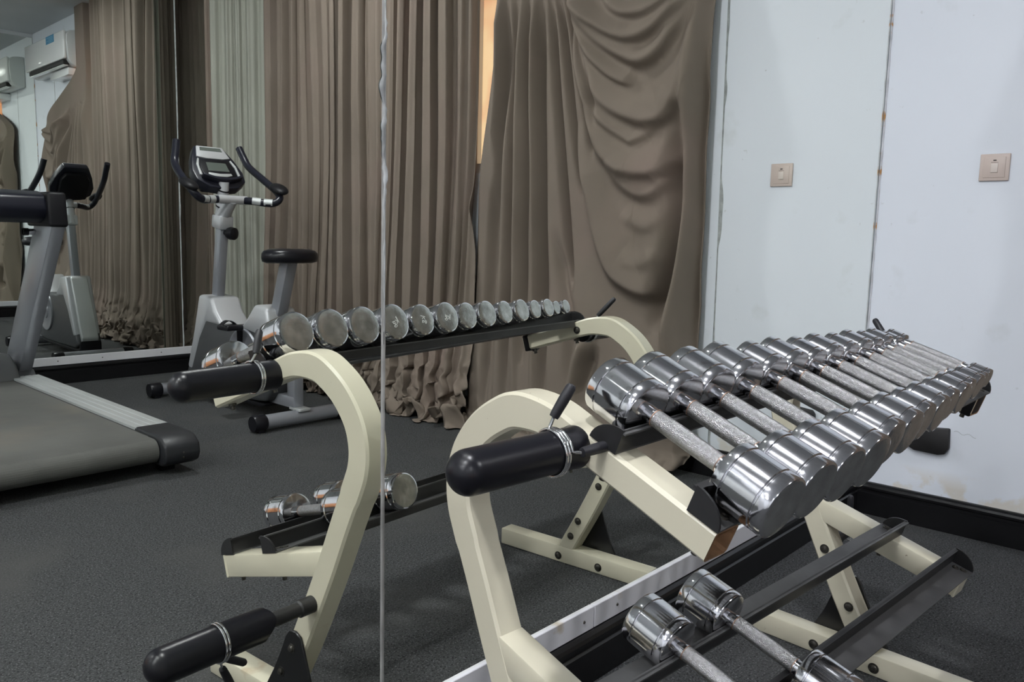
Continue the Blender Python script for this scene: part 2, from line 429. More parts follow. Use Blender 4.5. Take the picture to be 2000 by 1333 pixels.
# ================================================================ CEILING LIGHTS
for i, (x, y) in enumerate(LAMPS):
    where = ['above the near end of the rack', 'added as unseen fill, nearest above the photographer, beside the mirror wall', 'behind the photographer beside the mirror wall',
             'above the exercise bike near the curtains', 'behind the photographer on the treadmill side', 'added as unseen fill at the far end of the room on the mirror side',
             'added as unseen fill at the far end of the room on the treadmill side'][i]
    t = thing('ceiling_light', 'small round white ceiling lamp '+where, 'ceiling light', (x, y, CEIL), 0, 'round ceiling lamps')
    MB().lathe([(.075, -.02), (.092, -.018), (.100, 0), (.100, .0)], (0, 0, 0), (0, 0, 1), 32).build('lamp_ring', M_lampring, t, True)
    MB().lathe([(0, -.024), (.074, -.022), (.076, -.014), (0, -.014)], (0, 0, 0), (0, 0, 1), 32).build('diffuser', M_lamp, t)

# ================================================================ CURTAINS
def smooth(a, b, x): 
    t = np.clip((x-a)/(b-a), 0, 1); return t*t*(3-2*t)
def wob(y, z, sy, sz, seed):
    rs = np.random.RandomState(seed); r = np.zeros_like(y)
    for k in range(6):
        a = rs.uniform(.4, 1.6)*sy; b = rs.uniform(.4, 1.6)*sz*rs.choice([-1, 1]); r += np.sin(a*y+b*z+rs.uniform(0, 6.28))
    return r/3.0
def grid_mesh(name, X, Y, Z, m):
    ny, nz_ = X.shape
    v = np.stack([X, Y, Z], -1).reshape(-1, 3)
    i, j = np.meshgrid(np.arange(ny-1), np.arange(nz_-1), indexing='ij'); a = (i*nz_+j).ravel()
    f = np.stack([a, a+1, a+nz_+1, a+nz_], -1)
    me = bpy.data.meshes.new(name)
    me.vertices.add(len(v)); me.vertices.foreach_set('co', v.ravel().astype(np.float32))
    me.loops.add(f.size); me.loops.foreach_set('vertex_index', f.ravel().astype(np.int32))
    me.polygons.add(len(f)); me.polygons.foreach_set('loop_start', (np.arange(len(f))*4).astype(np.int32))
    me.polygons.foreach_set('loop_total', np.full(len(f), 4, np.int32))
    me.polygons.foreach_set('use_smooth', np.ones(len(f), bool))
    me.materials.append(m); me.update(calc_edges=True); me.validate()
    o = bpy.data.objects.new(name, me); COL.objects.link(o)
    md = o.modifiers.new('thickness', 'SOLIDIFY'); md.thickness = .0025; md.offset = 0
    return o

def crumple(X, Y, Z, h, amt, seed, floor=.006):
    """cloth too long for the wall: it breaks, spreads into the room and lies on the carpet"""
    w = np.clip(1-Z/h, 0, 1)**1.3
    n1 = wob(Y, Z, 26, 22, seed); n2 = wob(Y, Z, 40, 55, seed+1); n3 = wob(Y, Z, 60, 40, seed+2); n4 = wob(Y, Z, 90, 110, seed+3)
    X2 = X-w*amt*(.75+.40*np.abs(n1))-w*.030*np.abs(n2)-w*.012*n4
    Y2 = Y+w*.035*n3+w*.012*n4
    Z2 = np.maximum(floor+.004*np.abs(n2), Z+w*.045*n2+w*.03*n1)
    return X2, Y2, Z2

# long pleated curtain
ny, nz_ = 620, 150
s = np.linspace(0, 1, ny)[:, None]*np.ones((1, nz_)); zt = (np.linspace(0, 1, nz_)**1.25)[None, :]*np.ones((ny, 1))
Z = .004+zt*2.98
Y = -1.945-s*2.405+.075*smooth(1.35, .75, Z)*(1-s)**10
lam = .118
ph = 2*np.pi*Y/lam+1.7*wob(Y, Z*.5, 4.5, 1.2, 11)+1.0*wob(Y, Z, 9, 1.2, 12)
fold = np.abs(np.cos(ph/2))**(.70+.25*wob(Y, Z, 7, 1.5, 16))
fold2 = (.5+.5*np.sin(ph*2.17+1.3+.8*wob(Y, Z, 6, 1.1, 13)))**2
amp = .074+.036*wob(Y, Z*.3, 9, 1, 14)
X = -(.045+.035*smooth(1.6, .2, Z)+amp*fold+.022*fold2+.006*wob(Y, Z, 14, 7, 15)*smooth(1.4, .3, Z))
Y = Y+.022*np.cos(ph)*smooth(0, .05, s)*smooth(1, .95, s)
X, Y, Z = crumple(X, Y, Z, .46, .080, 21)
o = grid_mesh('curtain', X, Y, Z, M_curt)
tag(o, 'long pleated taupe curtain puddling on the floor, left of the bright gap', 'curtain', 'taupe curtains')

# swagged curtain, hooked up at the right
CURV = [(0.9,0.05,0.022,[(-1.165,2.026),(-1.075,1.941),(-1.011,1.908),(-0.923,1.902),(-0.821,1.925),(-0.754,1.953)]),(1.1,0.062,0.022,[(-1.323,2.048),(-1.251,1.967),(-1.136,1.875),(-0.999,1.807),(-0.88,1.828),(-0.775,1.894),(-0.719,1.942)]),(1.05,0.055,0.024,[(-1.306,2.022),(-1.219,1.91),(-1.134,1.818),(-1.031,1.745),(-0.94,1.708),(-0.849,1.738),(-0.777,1.821),(-0.721,1.916)]),(0.75,0.045,0.015,[(-1.314,2.012),(-1.247,1.886),(-1.167,1.76),(-1.076,1.669),(-1.011,1.632),(-0.97,1.623)]),(1.15,0.085,0.03,[(-1.312,1.977),(-1.227,1.767),(-1.147,1.631),(-1.063,1.537),(-0.962,1.483),(-0.874,1.468),(-0.809,1.484),(-0.764,1.58),(-0.724,1.807)]),(0.6,0.04,0.018,[(-1.319,1.967),(-1.239,1.699),(-1.165,1.552),(-1.081,1.464),(-0.986,1.4),(-0.944,1.392),(-0.82,1.45)]),(1.25,0.1,0.035,[(-1.327,1.968),(-1.219,1.592),(-1.137,1.421),(-1.082,1.336),(-1.008,1.281),(-0.903,1.257),(-0.811,1.27),(-0.763,1.337),(-0.727,1.491)]),(0.7,0.06,0.03,[(-1.073,1.295),(-0.997,1.211),(-0.912,1.169),(-0.832,1.185),(-0.771,1.26)]),(0.35,0.05,0.03,[(-1.006,1.09),(-0.926,1.043),(-0.858,1.038),(-0.806,1.072)]),(0.3,0.05,0.03,[(-0.99,0.908),(-0.918,0.878),(-0.85,0.889),(-0.812,0.925)]),(1.2,0.12,0.035,[(-1.276,1.478),(-1.223,1.325),(-1.17,1.168),(-1.114,0.988),(-1.037,0.846),(-0.948,0.785),(-0.857,0.762),(-0.818,0.805),(-0.776,0.999),(-0.743,1.221)]),(-2.1,0.042,0.042,[(-0.73,1.545),(-0.743,1.324),(-0.737,1.105),(-0.756,0.881),(-0.788,0.737),(-0.841,0.588)]),(1.7,0.035,0.035,[(-0.692,1.937),(-0.712,1.543),(-0.711,1.323),(-0.702,1.05),(-0.708,0.827),(-0.734,0.598),(-0.725,0.192)]),(-1.2,0.02,0.02,[(-0.673,1.826),(-0.668,1.539),(-0.671,1.321),(-0.664,1.05),(-0.667,0.773),(-0.654,0.32)]),(0.8,0.03,0.03,[(-0.656,1.93),(-0.647,1.589),(-0.649,1.319),(-0.642,0.995),(-0.635,0.664),(-0.615,0.211)]),(-1.5,0.024,0.024,[(-1.664,2.109),(-1.673,1.699),(-1.677,1.255),(-1.684,0.912),(-1.69,0.642),(-1.676,0.021)]),(-1.0,0.016,0.016,[(-1.587,2.095),(-1.577,1.688),(-1.57,1.366),(-1.57,0.98),(-1.559,0.384)]),(-1.4,0.024,0.024,[(-1.517,2.083),(-1.499,1.68),(-1.476,1.236),(-1.464,0.918),(-1.444,0.595),(-1.424,0.066)]),(-1.2,0.018,0.018,[(-1.466,2.074),(-1.412,1.731),(-1.344,1.232),(-1.308,0.922),(-1.284,0.735)]),(-1.2,0.018,0.018,[(-1.421,2.066),(-1.34,1.723),(-1.266,1.351),(-1.216,1.168)]),(-1.2,0.018,0.018,[(-1.374,2.057),(-1.283,1.745),(-1.199,1.472),(-1.156,1.345)]),(-1.0,0.018,0.018,[(-1.338,2.051),(-1.26,1.83),(-1.177,1.646),(-1.132,1.467)]),(-0.9,0.018,0.018,[(-1.721,2.119),(-1.724,1.768),(-1.753,1.376),(-1.762,1.044),(-1.77,0.636),(-1.764,0.076)]),(-0.9,0.02,0.02,[(-1.778,1.245),(-1.796,0.909),(-1.806,0.564),(-1.803,0.07)]),(0.7,0.02,0.02,[(-1.625,2.102),(-1.62,1.693),(-1.614,1.24),(-1.61,0.848),(-1.595,0.105)]),(0.7,0.02,0.02,[(-1.549,2.088),(-1.534,1.684),(-1.51,1.237),(-1.47,0.126)]),(0.7,0.02,0.02,[(-1.757,2.125),(-1.763,1.708),(-1.781,1.377)]),(-0.8,0.03,0.03,[(-1.383,0.983),(-1.324,0.733),(-1.287,0.608),(-1.252,0.162)]),(0.9,0.035,0.035,[(-1.158,0.557),(-1.228,0.359),(-1.233,0.1)]),(-1.0,0.035,0.02,[(-1.126,0.51),(-1.181,0.353),(-1.185,0.27),(-0.995,0.279)])]
ny, nz_ = 460, 380
s = np.linspace(0, 1, ny)[:, None]*np.ones((1, nz_)); Z = (.004+np.linspace(0, 1, nz_)*2.98)[None, :]*np.ones((ny, 1))
yl = -1.826-.105*smooth(2.1, 1.15, Z)-.03*smooth(1.0, .2, Z)
yr = -.650-.93*smooth(2.04, 2.47, Z)
Y = yl+(yr-yl)*s
D = np.zeros_like(Y)
P = np.stack([Y.ravel(), Z.ravel()], -1).astype(np.float32)
for a, w1, w2, c in CURV:
    c = np.array(catmull(c, 5), np.float32); best = np.full(len(P), 1e9, np.float32)
    tpar = np.zeros(len(P), np.float32); sgn = np.zeros(len(P), np.float32); n = len(c)-1
    for i in range(n):
        A = c[i]; B = c[i+1]; AB = B-A; L2 = float(AB @ AB)+1e-9
        t = np.clip(((P-A) @ AB)/L2, 0, 1); q = P-A-t[:, None]*AB
        d = np.einsum('ij,ij->i', q, q); k = d < best
        best[k] = d[k]; tpar[k] = (i+t[k])/n; sgn[k] = (AB[0]*q[:, 1]-AB[1]*q[:, 0])[k]
    fade = np.clip(np.minimum(tpar, 1-tpar)*5+.15, 0, 1)
    w = np.where(sgn > 0, w1, w2)
    D += (a*np.exp(-best/(w*w))*fade).reshape(D.shape)
X = -(.105*(1-.6*smooth(.96, 1, s))*(1-.5*smooth(.05, 0, s))+.056*D+.004*wob(Y, Z, 9, 7, 31)+.025*smooth(.9, .1, Z))
X = np.minimum(X, -.010)
X, Y, Z = crumple(X, Y, Z, .10, .03, 41)
o = grid_mesh('curtain', X, Y, Z, M_curt)
tag(o, 'swagged taupe curtain with U-shaped drapes, right of the bright gap, by the white wall', 'curtain', 'taupe curtains')

# pale curtain standing out from the corner, with a taupe back layer
ny, nz_ = 150, 60
s = np.linspace(0, 1, ny)[:, None]*np.ones((1, nz_)); Z = (.01+np.linspace(0, 1, nz_)*2.97)[None, :]*np.ones((ny, 1))
px0, py0, px1, py1 = -.385, -4.02, -.115, -3.80

tx, ty = px1-px0, py1-py0; L = math.hypot(tx, ty); nx_, ny_ = -ty/L, tx/L
for nm, m, back, s0, s1, lab in (('curtain', M_pale, 0, 0, 1, 'pale grey-green sheer curtain hanging in the corner behind the exercise bike'),
                         ('curtain_lining', M_curt, -.045, -.13, 1.04, 'taupe lining curtain hanging just behind the pale grey-green one')):
    sq = s0+(s1-s0)*s; ph = sq*2*np.pi*4.5+1.3*wob(sq*3, Z, 3, .5, 51); off = .014*np.sin(ph)+.005*np.sin(2.6*ph+1)
    X = px0+tx*sq+nx_*(off+back); Y = py0+ty*sq+ny_*(off+back)
    o = grid_mesh(nm, X, Y, Z.copy(), m); tag(o, lab, 'curtain')

# ================================================================ DUMBBELL RACK
RA = math.radians(3.9)
rack = thing('dumbbell_rack', 'cream steel two-tier dumbbell rack with black rails standing against the mirror', 'rack', (-2.164, 0, 0), -RA)
FL = 1.022; TW = .05
CL = catmull([(-.576, .6240), (-.50, .6545), (-.426, .6835), (-.36, .7085), (-.306, .7262), (-.25, .7285), (-.212, .7135), (-.172, .6850), (-.139, .6430), (-.126, .6000), (-.128, .5600), (-.143, .5200), (-.1760, .4470), (-.2220, .3400), (-.293, .1900), (-.352, .079), (-.369, .046)], 5)
CLF = catmull([(-.545, .6520), (-.50, .6665), (-.426, .6900), (-.36, .7110), (-.306, .7262), (-.25, .7285), (-.212, .7135), (-.172, .6850), (-.139, .6430), (-.126, .6000), (-.128, .5600), (-.143, .5200), (-.1760, .4470), (-.2220, .3400), (-.293, .1900), (-.352, .079), (-.369, .046)], 5)
def thick(i, n, CL):
    v, z = CL[i]
    if z < .50: return .050
    if v < -.36: return .0440
    t = min(1, max(0, (v+.36)/.1)); return .044+.010*t if z > .6 else .054
def frame_tube(u0, u1, name, CL):
    n = len(CL); v = []; f = []; idx = []; c = .0045
    rings = []
    for i in range(n):
        p = np.array(CL[i]); a = np.array(CL[max(0, i-1)]); b = np.array(CL[min(n-1, i+1)])
        t = (b-a)/np.linalg.norm(b-a); nn = np.array([-t[1], t[0]]); h = thick(i, n, CL)/2
        ring = []
        for uu, k in ((u0+c, -h), (u1-c, -h), (u1, -h+c), (u1, h-c), (u1-c, h), (u0+c, h), (u0, h-c), (u0, -h+c)):
            q = p+nn*k; ring.append(len(v)); v.append((uu, q[0], q[1]))
        rings.append(ring)
    for A, B in zip(rings, rings[1:]):
        for k in range(8): f.append((A[k], A[(k+1) % 8], B[(k+1) % 8], B[k])); idx.append(0)
    f.append(tuple(rings[-1])); idx.append(0)
    # open tube mouth at the arm end
    um = (u0+u1)/2; p = np.array(CL[0]); t = np.array(CL[1])-p; t /= np.linalg.norm(t)
    def inner(depth):
        r = []
        for j in rings[0]:
            q = Vector(v[j]); cen = Vector((um, p[0], p[1])); w = cen+(q-cen)*.86
            w = w+Vector((0, t[0], t[1]))*depth; r.append(len(v)); v.append(tuple(w))
        return r
    r1 = inner(0); r2 = inner(.05)
    for k in range(8):
        f.append((rings[0][k], rings[0][(k+1) % 8], r1[(k+1) % 8], r1[k])); idx.append(1)
        f.append((r1[k], r1[(k+1) % 8], r2[(k+1) % 8], r2[k])); idx.append(1)
    f.append(tuple(r2)); idx.append(1)
    return obj(name, v, f, [M_cream, M_rust], rack, True, idx, 38)
def tier_matrix(v0, z0, slope):
    a = math.atan(slope); fv, fz = -math.cos(a), -math.sin(a); nv, nz2 = -math.sin(a), math.cos(a)
    return Matrix(((1, 0, 0, 0), (0, fv, nv, v0), (0, fz, nz2, z0), (0, 0, 0, 1)))
TU = tier_matrix(-.434, .7035, .393); TL = tier_matrix(-.410, .3295, .292)
def upper_tier(u):                       # the upper tier sags a little towards the heavy end
    t = u/FL; return tier_matrix(-.434+.031*t, .7035+.019*t, .393-.083*t)
def lower_tier(u): return TL
TUF = upper_tier(FL)
def bolt(p, d, r, parent):
    return MB().lathe([(0, .0065), (r*.45, .0062), (r*.5, .0045), (r*.52, .0062), (r*.85, .0055), (r, .0035), (r*1.05, .0015), (r*1.45, .0015), (r*1.45, -.002)], p, d, 16).build('bolt', M_bolt, parent, True)
for u0, side in ((0, -1), (FL, 1)):
    frame_tube(u0, u0+TW, 'curved_upright', CL if side < 0 else CLF)
    la = bevbox('lower_arm', (u0+.0006, -.190, -.048), (u0+TW-.0006, .146, 0), M_cream, rack, .0035, 2, TL)
    ft = bevbox('foot', (u0-.001, -.615, .001), (u0+TW+.001, -.085, .052), M_cream, rack, .004, 2)
    # outer gusset plate
    ux = u0 if side < 0 else u0+TW
    P = [(-.300, .203), (-.318, .200), (-.330, .186), (-.346, .150), (-.372, .100), (-.400, .054), (-.405, .012), (-.230, .012), (-.225, .052), (-.243, .085), (-.256, .120), (-.272, .165), (-.284, .195)]
    g = prism_obj('gusset_plate', P, lambda y, z: Vector((ux+side*.0005, y, z)), lambda y, z: Vector((ux+side*.0060, y, z)), M_gusset, rack, .0015, 1)
    for q in ((-.310, .165), (-.345, .105), (-.275, .035), (-.370, .028)): bolt((ux+side*.006, q[0], q[1]), (side, 0, 0), .0065, g)
    # bolt heads on the inner faces
    uin = u0+TW if side < 0 else u0
    for q in ((-.259, .2635), (-.3255, .1435), (-.350, .0915)): bolt((uin, q[0], q[1]), (-side, 0, 0), .0075, rack)
    for q in ((-.250, .0215), (-.392, .0205)): bolt((uin, q[0], q[1]), (-side, 0, 0), .0085, rack)
    bolt((uin, -.352, .711), (-side, 0, 0), .0075, rack)
    for T, n0, aa in ((TU if side < 0 else TUF, -.044 if side < 0 else -.049, (-.02, .137)), (TL, -.048, (-.022, .128))):
        for a in aa:
            q0 = T @ Vector((u0+TW/2, a, n0)); d = (T.to_3x3() @ Vector((0, 0, -1)))
            MB().lathe([(.0085, -.001), (.0085, .005), (.0048, .005), (.0048, .013), (0, .013)], q0, d, 10).build('nut', M_bolt, rack)
    # pegs for plates, with rubber sleeves
    s = side; ub = ux
    MB().lathe([(.0, -.002), (.0285, -.002), (.0292, .003), (.0280, .010), (.0280, .184)]+[(.0280*math.cos(t), .184+.0260*math.sin(t)) for t in np.linspace(.15, math.pi/2, 9)], (ub, -.366, .700), (s, 0, 0), 40).build('peg_sleeve', M_rubber, rack, True, 50)
    rod = MB().lathe([(.0, -.003), (.0165, -.003), (.0165, .030), (.0135, .033), (.0135, .150), (0, .150)], (ub, -.254, .272), (s, 0, 0), 24).build('peg_rod', M_rail, rack, True)
    if side > 0: continue
    sl = MB(); n = 36; prof = [(.0302, 0.0), (.0308, .01), (.0305, .185)]+[(.0305*math.cos(t), .185+.0275*math.sin(t)) for t in np.linspace(.15, math.pi/2, 9)]
    vv, ff = lathedata([(.014, .004)]+prof, (ub+s*.113, -.254, .272), (s, 0, 0), n)
    for k in range(n, 2*n):                                   # torn lip of the lower sleeve
        ang = 2*math.pi*(k-n)/n; vv[k] = vv[k]+Vector((-s, 0, 0))*(.012*max(0, math.sin(ang-.6))+.004*math.sin(3*ang))
    sl.add(vv, ff); sl.build('peg_sleeve', M_rubber, rod, True, 50)
# black plug in the far arm end
cap = bevbox('arm_plug', (FL-.002, .136, -.050), (FL+TW+.002, .156, -.001), M_black, rack, .004, 2, TUF)
for j in range(2):
    bevbox('arm_plug', ((0, FL)[j]-.001, .144, -.049), ((0, FL)[j]+TW+.001, .150, .001), M_cream, rack, .002, 1, TL)
# rails: angle steel, closed at the ends by quarter-round plates
def rail(TF, a0, back, name='rail'):
    sgn = -1 if back else 1; w, h, t = .046, .0335, .0032
    mb = MB(); u0, u1 = .0, FL+TW
    def bar(ua, ub, r0, r1, n0, n1, mi):
        r0, r1 = sorted((r0, r1))
        q = [TF(u) @ Vector((u, a, n)) for u in (ua, ub) for a, n in ((r0, n0), (r1, n0), (r1, n1), (r0, n1))]
        mb.add(q, [(0, 1, 2, 3), (7, 6, 5, 4), (0, 4, 5, 1), (1, 5, 6, 2), (2, 6, 7, 3), (3, 7, 4, 0)], mi)
    bar(u0, u1, a0, a0+sgn*w, .0004, t, 1); bar(u0, u1, a0, a0+sgn*t, t, h, 0)
    bar(u0, u1, a0-sgn*.004, a0+sgn*.005, h-.003, h, 1 if back else 0)
    if back: bar(TW+.004, FL-.004, a0+sgn*w, a0+sgn*(w-t), -.016, .0004, 0)
    o = mb.build(name, [M_rail, M_railworn], rack)
    arc = [(0, 0), (0, h+.002)]+[(w*math.sin(q), (h+.002)*math.cos(q)) for q in np.linspace(.2, math.pi/2, 8)]
    for ua, ub2 in ((u0-.0005, u0+.003), (u1-.003, u1+.0005)):
        T = TF(ua)
        prism_obj('end_plate', arc, lambda x, y: T @ Vector((ua, a0+sgn*x, y+.0003)), lambda x, y: T @ Vector((ub2, a0+sgn*x, y+.0003)), M_rail, o)
    for ue in (.025, FL+.025):
        T = TF(ue)
        for k in (.017, .031):
            p = T @ Vector((ue-.008+k*.5, a0+sgn*k, t)); d = T.to_3x3() @ Vector((0, 0, 1))
            MB().lathe([(.0, .001), (.0035, .001), (.0042, .0028), (.0066, .0022), (.0072, -.001)], p, d, 14).build('bolt', M_bolt, o, True)
    return o
rail(upper_tier, 0, True); rail(upper_tier, .117, False); rail(lower_tier, 0, True); rail(lower_tier, .109, False)

# ================================================================ DUMBBELLS
def head_prof(r, L):
    b = min(.0040, r*.13); g = .0019
    return [(0, 0), (r-b*1.3, 0), (r-b*.35, b*.3), (r, b), (r, L*.20-g), (r-.0017, L*.20-g*.3), (r-.0017, L*.20+g*.3), (r, L*.20+g),
            (r, L*.77-g), (r-.0017, L*.77-g*.3), (r-.0017, L*.77+g*.3), (r, L*.77+g), (r, L-b), (r-b*.3, L-b*.3), (r-b, L-.0002)], [(r-b, L-.0002), (r-b-.001, L), (r*.5, L), (0, L)]
DB = {}
HANDLE = .134
def build_dumbbell(r, L, name, marks):
    t = thing(name, 'x', 'dumbbell')
    hl = HANDLE/2
    for s in (-1, 1):
        p1, p2 = head_prof(r, L)
        v, f = lathedata(p1, (0, s*hl, 0), (0, s, 0), 56); k = len(f)
        v2, f2 = lathedata(p2, (0, s*hl, 0), (0, s, 0), 56)
        mb = MB().add(v, f, 0).add(v2, f2, 1)
        hd = mb.build('head', [M_chrome, M_face], t, True, 28)
        if s > 0 and marks:
            cu = bpy.data.curves.new('mark', 'FONT'); cu.body = 'kg'; cu.size = r*.55; cu.align_x = 'CENTER'; cu.align_y = 'CENTER'; cu.extrude = .0004; cu.resolution_u = 3
            to = bpy.data.objects.new('mark', cu); COL.objects.link(to)
            dg = bpy.context.evaluated_depsgraph_get(); me = bpy.data.meshes.new_from_object(to.evaluated_get(dg)); bpy.data.objects.remove(to)
            me.materials.clear(); me.materials.append(M_mark)
            mo = link('weight_mark', me, hd); mo.rotation_euler = (math.pi/2, 0, math.pi); mo.location = (0, hl+L+.0002, 0)
            mo.rotation_euler = (math.radians(90), math.radians(marks), math.radians(180))
    hp = [(.0, -hl+.001)] + [(.0112, -hl+.001), (.0112, -hl+.012), (.0118, -hl+.0125)]
    MB().lathe([(.0116, -hl+.0135), (.0121, -.03), (.0123, 0), (.0121, .03), (.0116, hl-.0135)], (0, 0, 0), (0, 1, 0), 32).build('handle', M_knurl, t, True)
    for s in (-1, 1):
        MB().lathe([(.0, -.001), (.0116, -.001), (.0114, .0115), (.0121, .0118), (.0121, .0140), (.0, .0140)], (0, s*hl, 0), (0, -s, 0), 28).build('collar', M_chrome, t, True)
        MB().lathe([(.0119, .0136), (.0124, .0138), (.0124, .0149), (.0119, .0151)], (0, s*hl, 0), (0, -s, 0), 28).build('rust_ring', M_rustring, t, True)
    return t
def copy_tree(o, parent=None):
    c = o.copy(); COL.objects.link(c); c.parent = parent
    for ch in list(o.children): copy_tree(ch, c)
    return c
RW = rack.matrix_world if False else (Matrix.Translation((-2.164, 0, 0)) @ Matrix.Rotation(-RA, 4, 'Z'))
def place(o, T, u, a, r, roll, yawd):
    # local y of the dumbbell points to the mirror (up the slope)
    B = T @ Matrix.Translation((u, a, r)) @ Matrix.Scale(-1, 4, (0, 1, 0))
    o.matrix_world = RW @ B @ Matrix.Rotation(math.radians(-yawd), 4, 'Z') @ Matrix.Rotation(roll, 4, 'Y')
UPPER = [(0.0544, 0.0415), (0.1405, 0.0415), (0.2255, 0.0415), (0.3105, 0.0415), (0.4043, 0.0375), (0.4831, 0.0375), (0.5607, 0.0338), (0.6330, 0.0338), (0.7081, 0.0305), (0.7762, 0.0305), (0.8408, 0.0257), (0.8971, 0.0257), (0.9508, 0.0193), (0.9919, 0.0193)]
ORD = ['first', 'second', 'third', 'fourth', 'fifth', 'sixth', 'seventh', 'eighth', 'ninth', 'tenth', 'eleventh', 'twelfth', 'thirteenth', 'fourteenth']
SIZE = {.0415: ('biggest', .077), .0420: ('biggest', .076), .0375: ('large', .067), .0338: ('medium', .061), .0305: ('smaller', .055), .0257: ('small', .048), .0193: ('smallest', .039)}
for i, (u, r) in enumerate(UPPER):
    word, L = SIZE[r]; marks = {3: 22, 4: 74, 5: -20}.get(i)
    key = (r, marks)
    if key in DB: o = copy_tree(DB[key])
    else: o = DB[key] = build_dumbbell(r, L, 'dumbbell', marks)
    rs = random.Random(i+3)
    place(o, upper_tier(u), u, .0585+rs.uniform(-.002, .002), .0470, rs.uniform(0, 6) if not marks else 0, rs.uniform(-.15, .15)+(1.5 if i < 4 else .6))
    lab = '%s chrome dumbbell from the near end of the rack\'s upper tier, one of the %s' % (ORD[i], word)
    if i == 13: lab = 'smallest chrome dumbbell at the far end of the rack\'s upper tier'
    if i == 0: lab = 'big chrome dumbbell nearest the photographer on the rack\'s upper tier'
    tag(o, lab, 'dumbbell', 'chrome dumbbells on the upper tier')
for i, (u, lab) in enumerate(((.188, 'near one of the two chrome dumbbells on the rack\'s lower tier'), (.329, 'far one of the two chrome dumbbells on the rack\'s lower tier'))):
    o = copy_tree(DB[(.0415, None)]); tag(o, lab, 'dumbbell', 'chrome dumbbells on the lower tier')
    place(o, TL, u, .0615, .0462, 1.0+i, (1.0, 0.5)[i])

# ================================================================ SPRING COLLARS ON THE PEGS
def spring_collar(label, u, v, z, ends, side=1, r=.0305):
    """ends: two (du, dv, dz) offsets of grip start and grip end from the ring's rim"""
    org = RW @ Vector((u, v, z))
    t = thing('spring_collar', label, 'collar', org, -RA, 'spring collars on the rack pegs')
    pts = []
    a0 = math.atan2(ends[0][0][2], ends[0][0][1]); a1 = math.atan2(ends[1][0][2], ends[1][0][1])
    tot = 2*math.pi*2+((a1-a0) % (2*math.pi))
    for k in range(73):
        w = k/72; a = a0+tot*w; pts.append((-.006+.012*w, r*math.cos(a), r*math.sin(a)))
    p0 = [ends[0][0]]+[tuple(Vector(ends[0][0])*.4+Vector(pts[0])*.6)]; p1 = [tuple(Vector(ends[1][0])*.4+Vector(pts[-1])*.6), ends[1][0]]
    MB().tube(p0+pts+p1, .0023, 8).build('spring_wire', M_wire, t, True, 60)
    for e in ends:
        A = Vector(e[0]); B = Vector(e[1]); d = (B-A).normalized(); L = (B-A).length
        MB().lathe([(0, -.002), (.0062, -.001), (.0068, .004), (.0074, L*.5), (.0070, L-.005), (.005, L-.001), (0, L)], A, d, 16).build('grip', M_grip, t, True, 50)
    return t
spring_collar('spring collar with black grips on the near upper peg', -.043, -.366, .700,
              [((.004, .002, .046), (.022, -.012, .088)), ((.008, -.045, .008), (.082, -.055, .014))])
spring_collar('spring collar with black grips on the near lower peg', -.197, -.254, .272,
              [((.020, -.030, -.044), (.074, -.034, -.080)), ((.018, -.018, -.062), (.045, -.030, -.115))], 1, .0328)
spring_collar('spring collar on the far upper peg, one black grip rising behind the smallest dumbbells', FL+TW+.030, -.366, .700,
              [((.006, .030, .050), (.022, .076, .104)), ((-.006, -.044, .008), (-.060, -.052, .014))])
spring_collar('spring collar on the far lower peg, half hidden behind the rack arm', FL+TW+.115, -.254, .272,
              [((-.012, .006, .044), (-.018, .004, .088)), ((-.010, -.044, -.006), (-.066, -.052, -.012))])

# ================================================================ EXERCISE BIKE (rider faces the far mirror)
bk = thing('exercise_bike', 'upright exercise bike with silver shell, black saddle and console, by the curtains', 'exercise bike', (-.745, -3.05, 0), math.pi)
# local: +y forward (towards the far mirror), +x is world -x
def BP(wx, wy, wz): return Vector((-(wx+.745), -(wy+3.05), wz))
# stabilisers
for f, z in ((-.56, .047), (.575, .047)):
    st = MB().tube([(-.215, f, z), (.215, f, z)], .036, 24).build('stabiliser', M_grey, bk, True)
    for s in (-1, 1):
        MB().lathe([(.0, .0), (.0375, 0), (.0415, .006), (.0415, .060), (.038, .068), (0, .068)], (s*.205, f, z), (s, 0, 0), 28).build('end_cap', M_rubber, st, True)
        bevbox('foot_pad', (s*.235-.018, f-.028, .0), (s*.235+.018, f+.028, .02), M_rubber, st, .004)
        for xx in (.05, .13): MB().lathe([(0, .004), (.007, .003), (.009, -.002)], (s*xx, f-.034*math.cos(.5), z+.034*math.sin(.5)-.012), (0, -1, .3), 10).build('bolt', M_chrome, st, True)
# base beam, rear post bracket
bevbox('base_beam', (-.03, -.54, .085), (.03, -.12, .145), M_grey, bk, .006)
bevbox('rear_bracket', (-.032, -.60, .078), (.032, -.50, .092), M_alu, bk, .003)
bevbox('rear_leg', (-.028, -.545, .09), (.028, -.475, .32), M_grey, bk, .008)
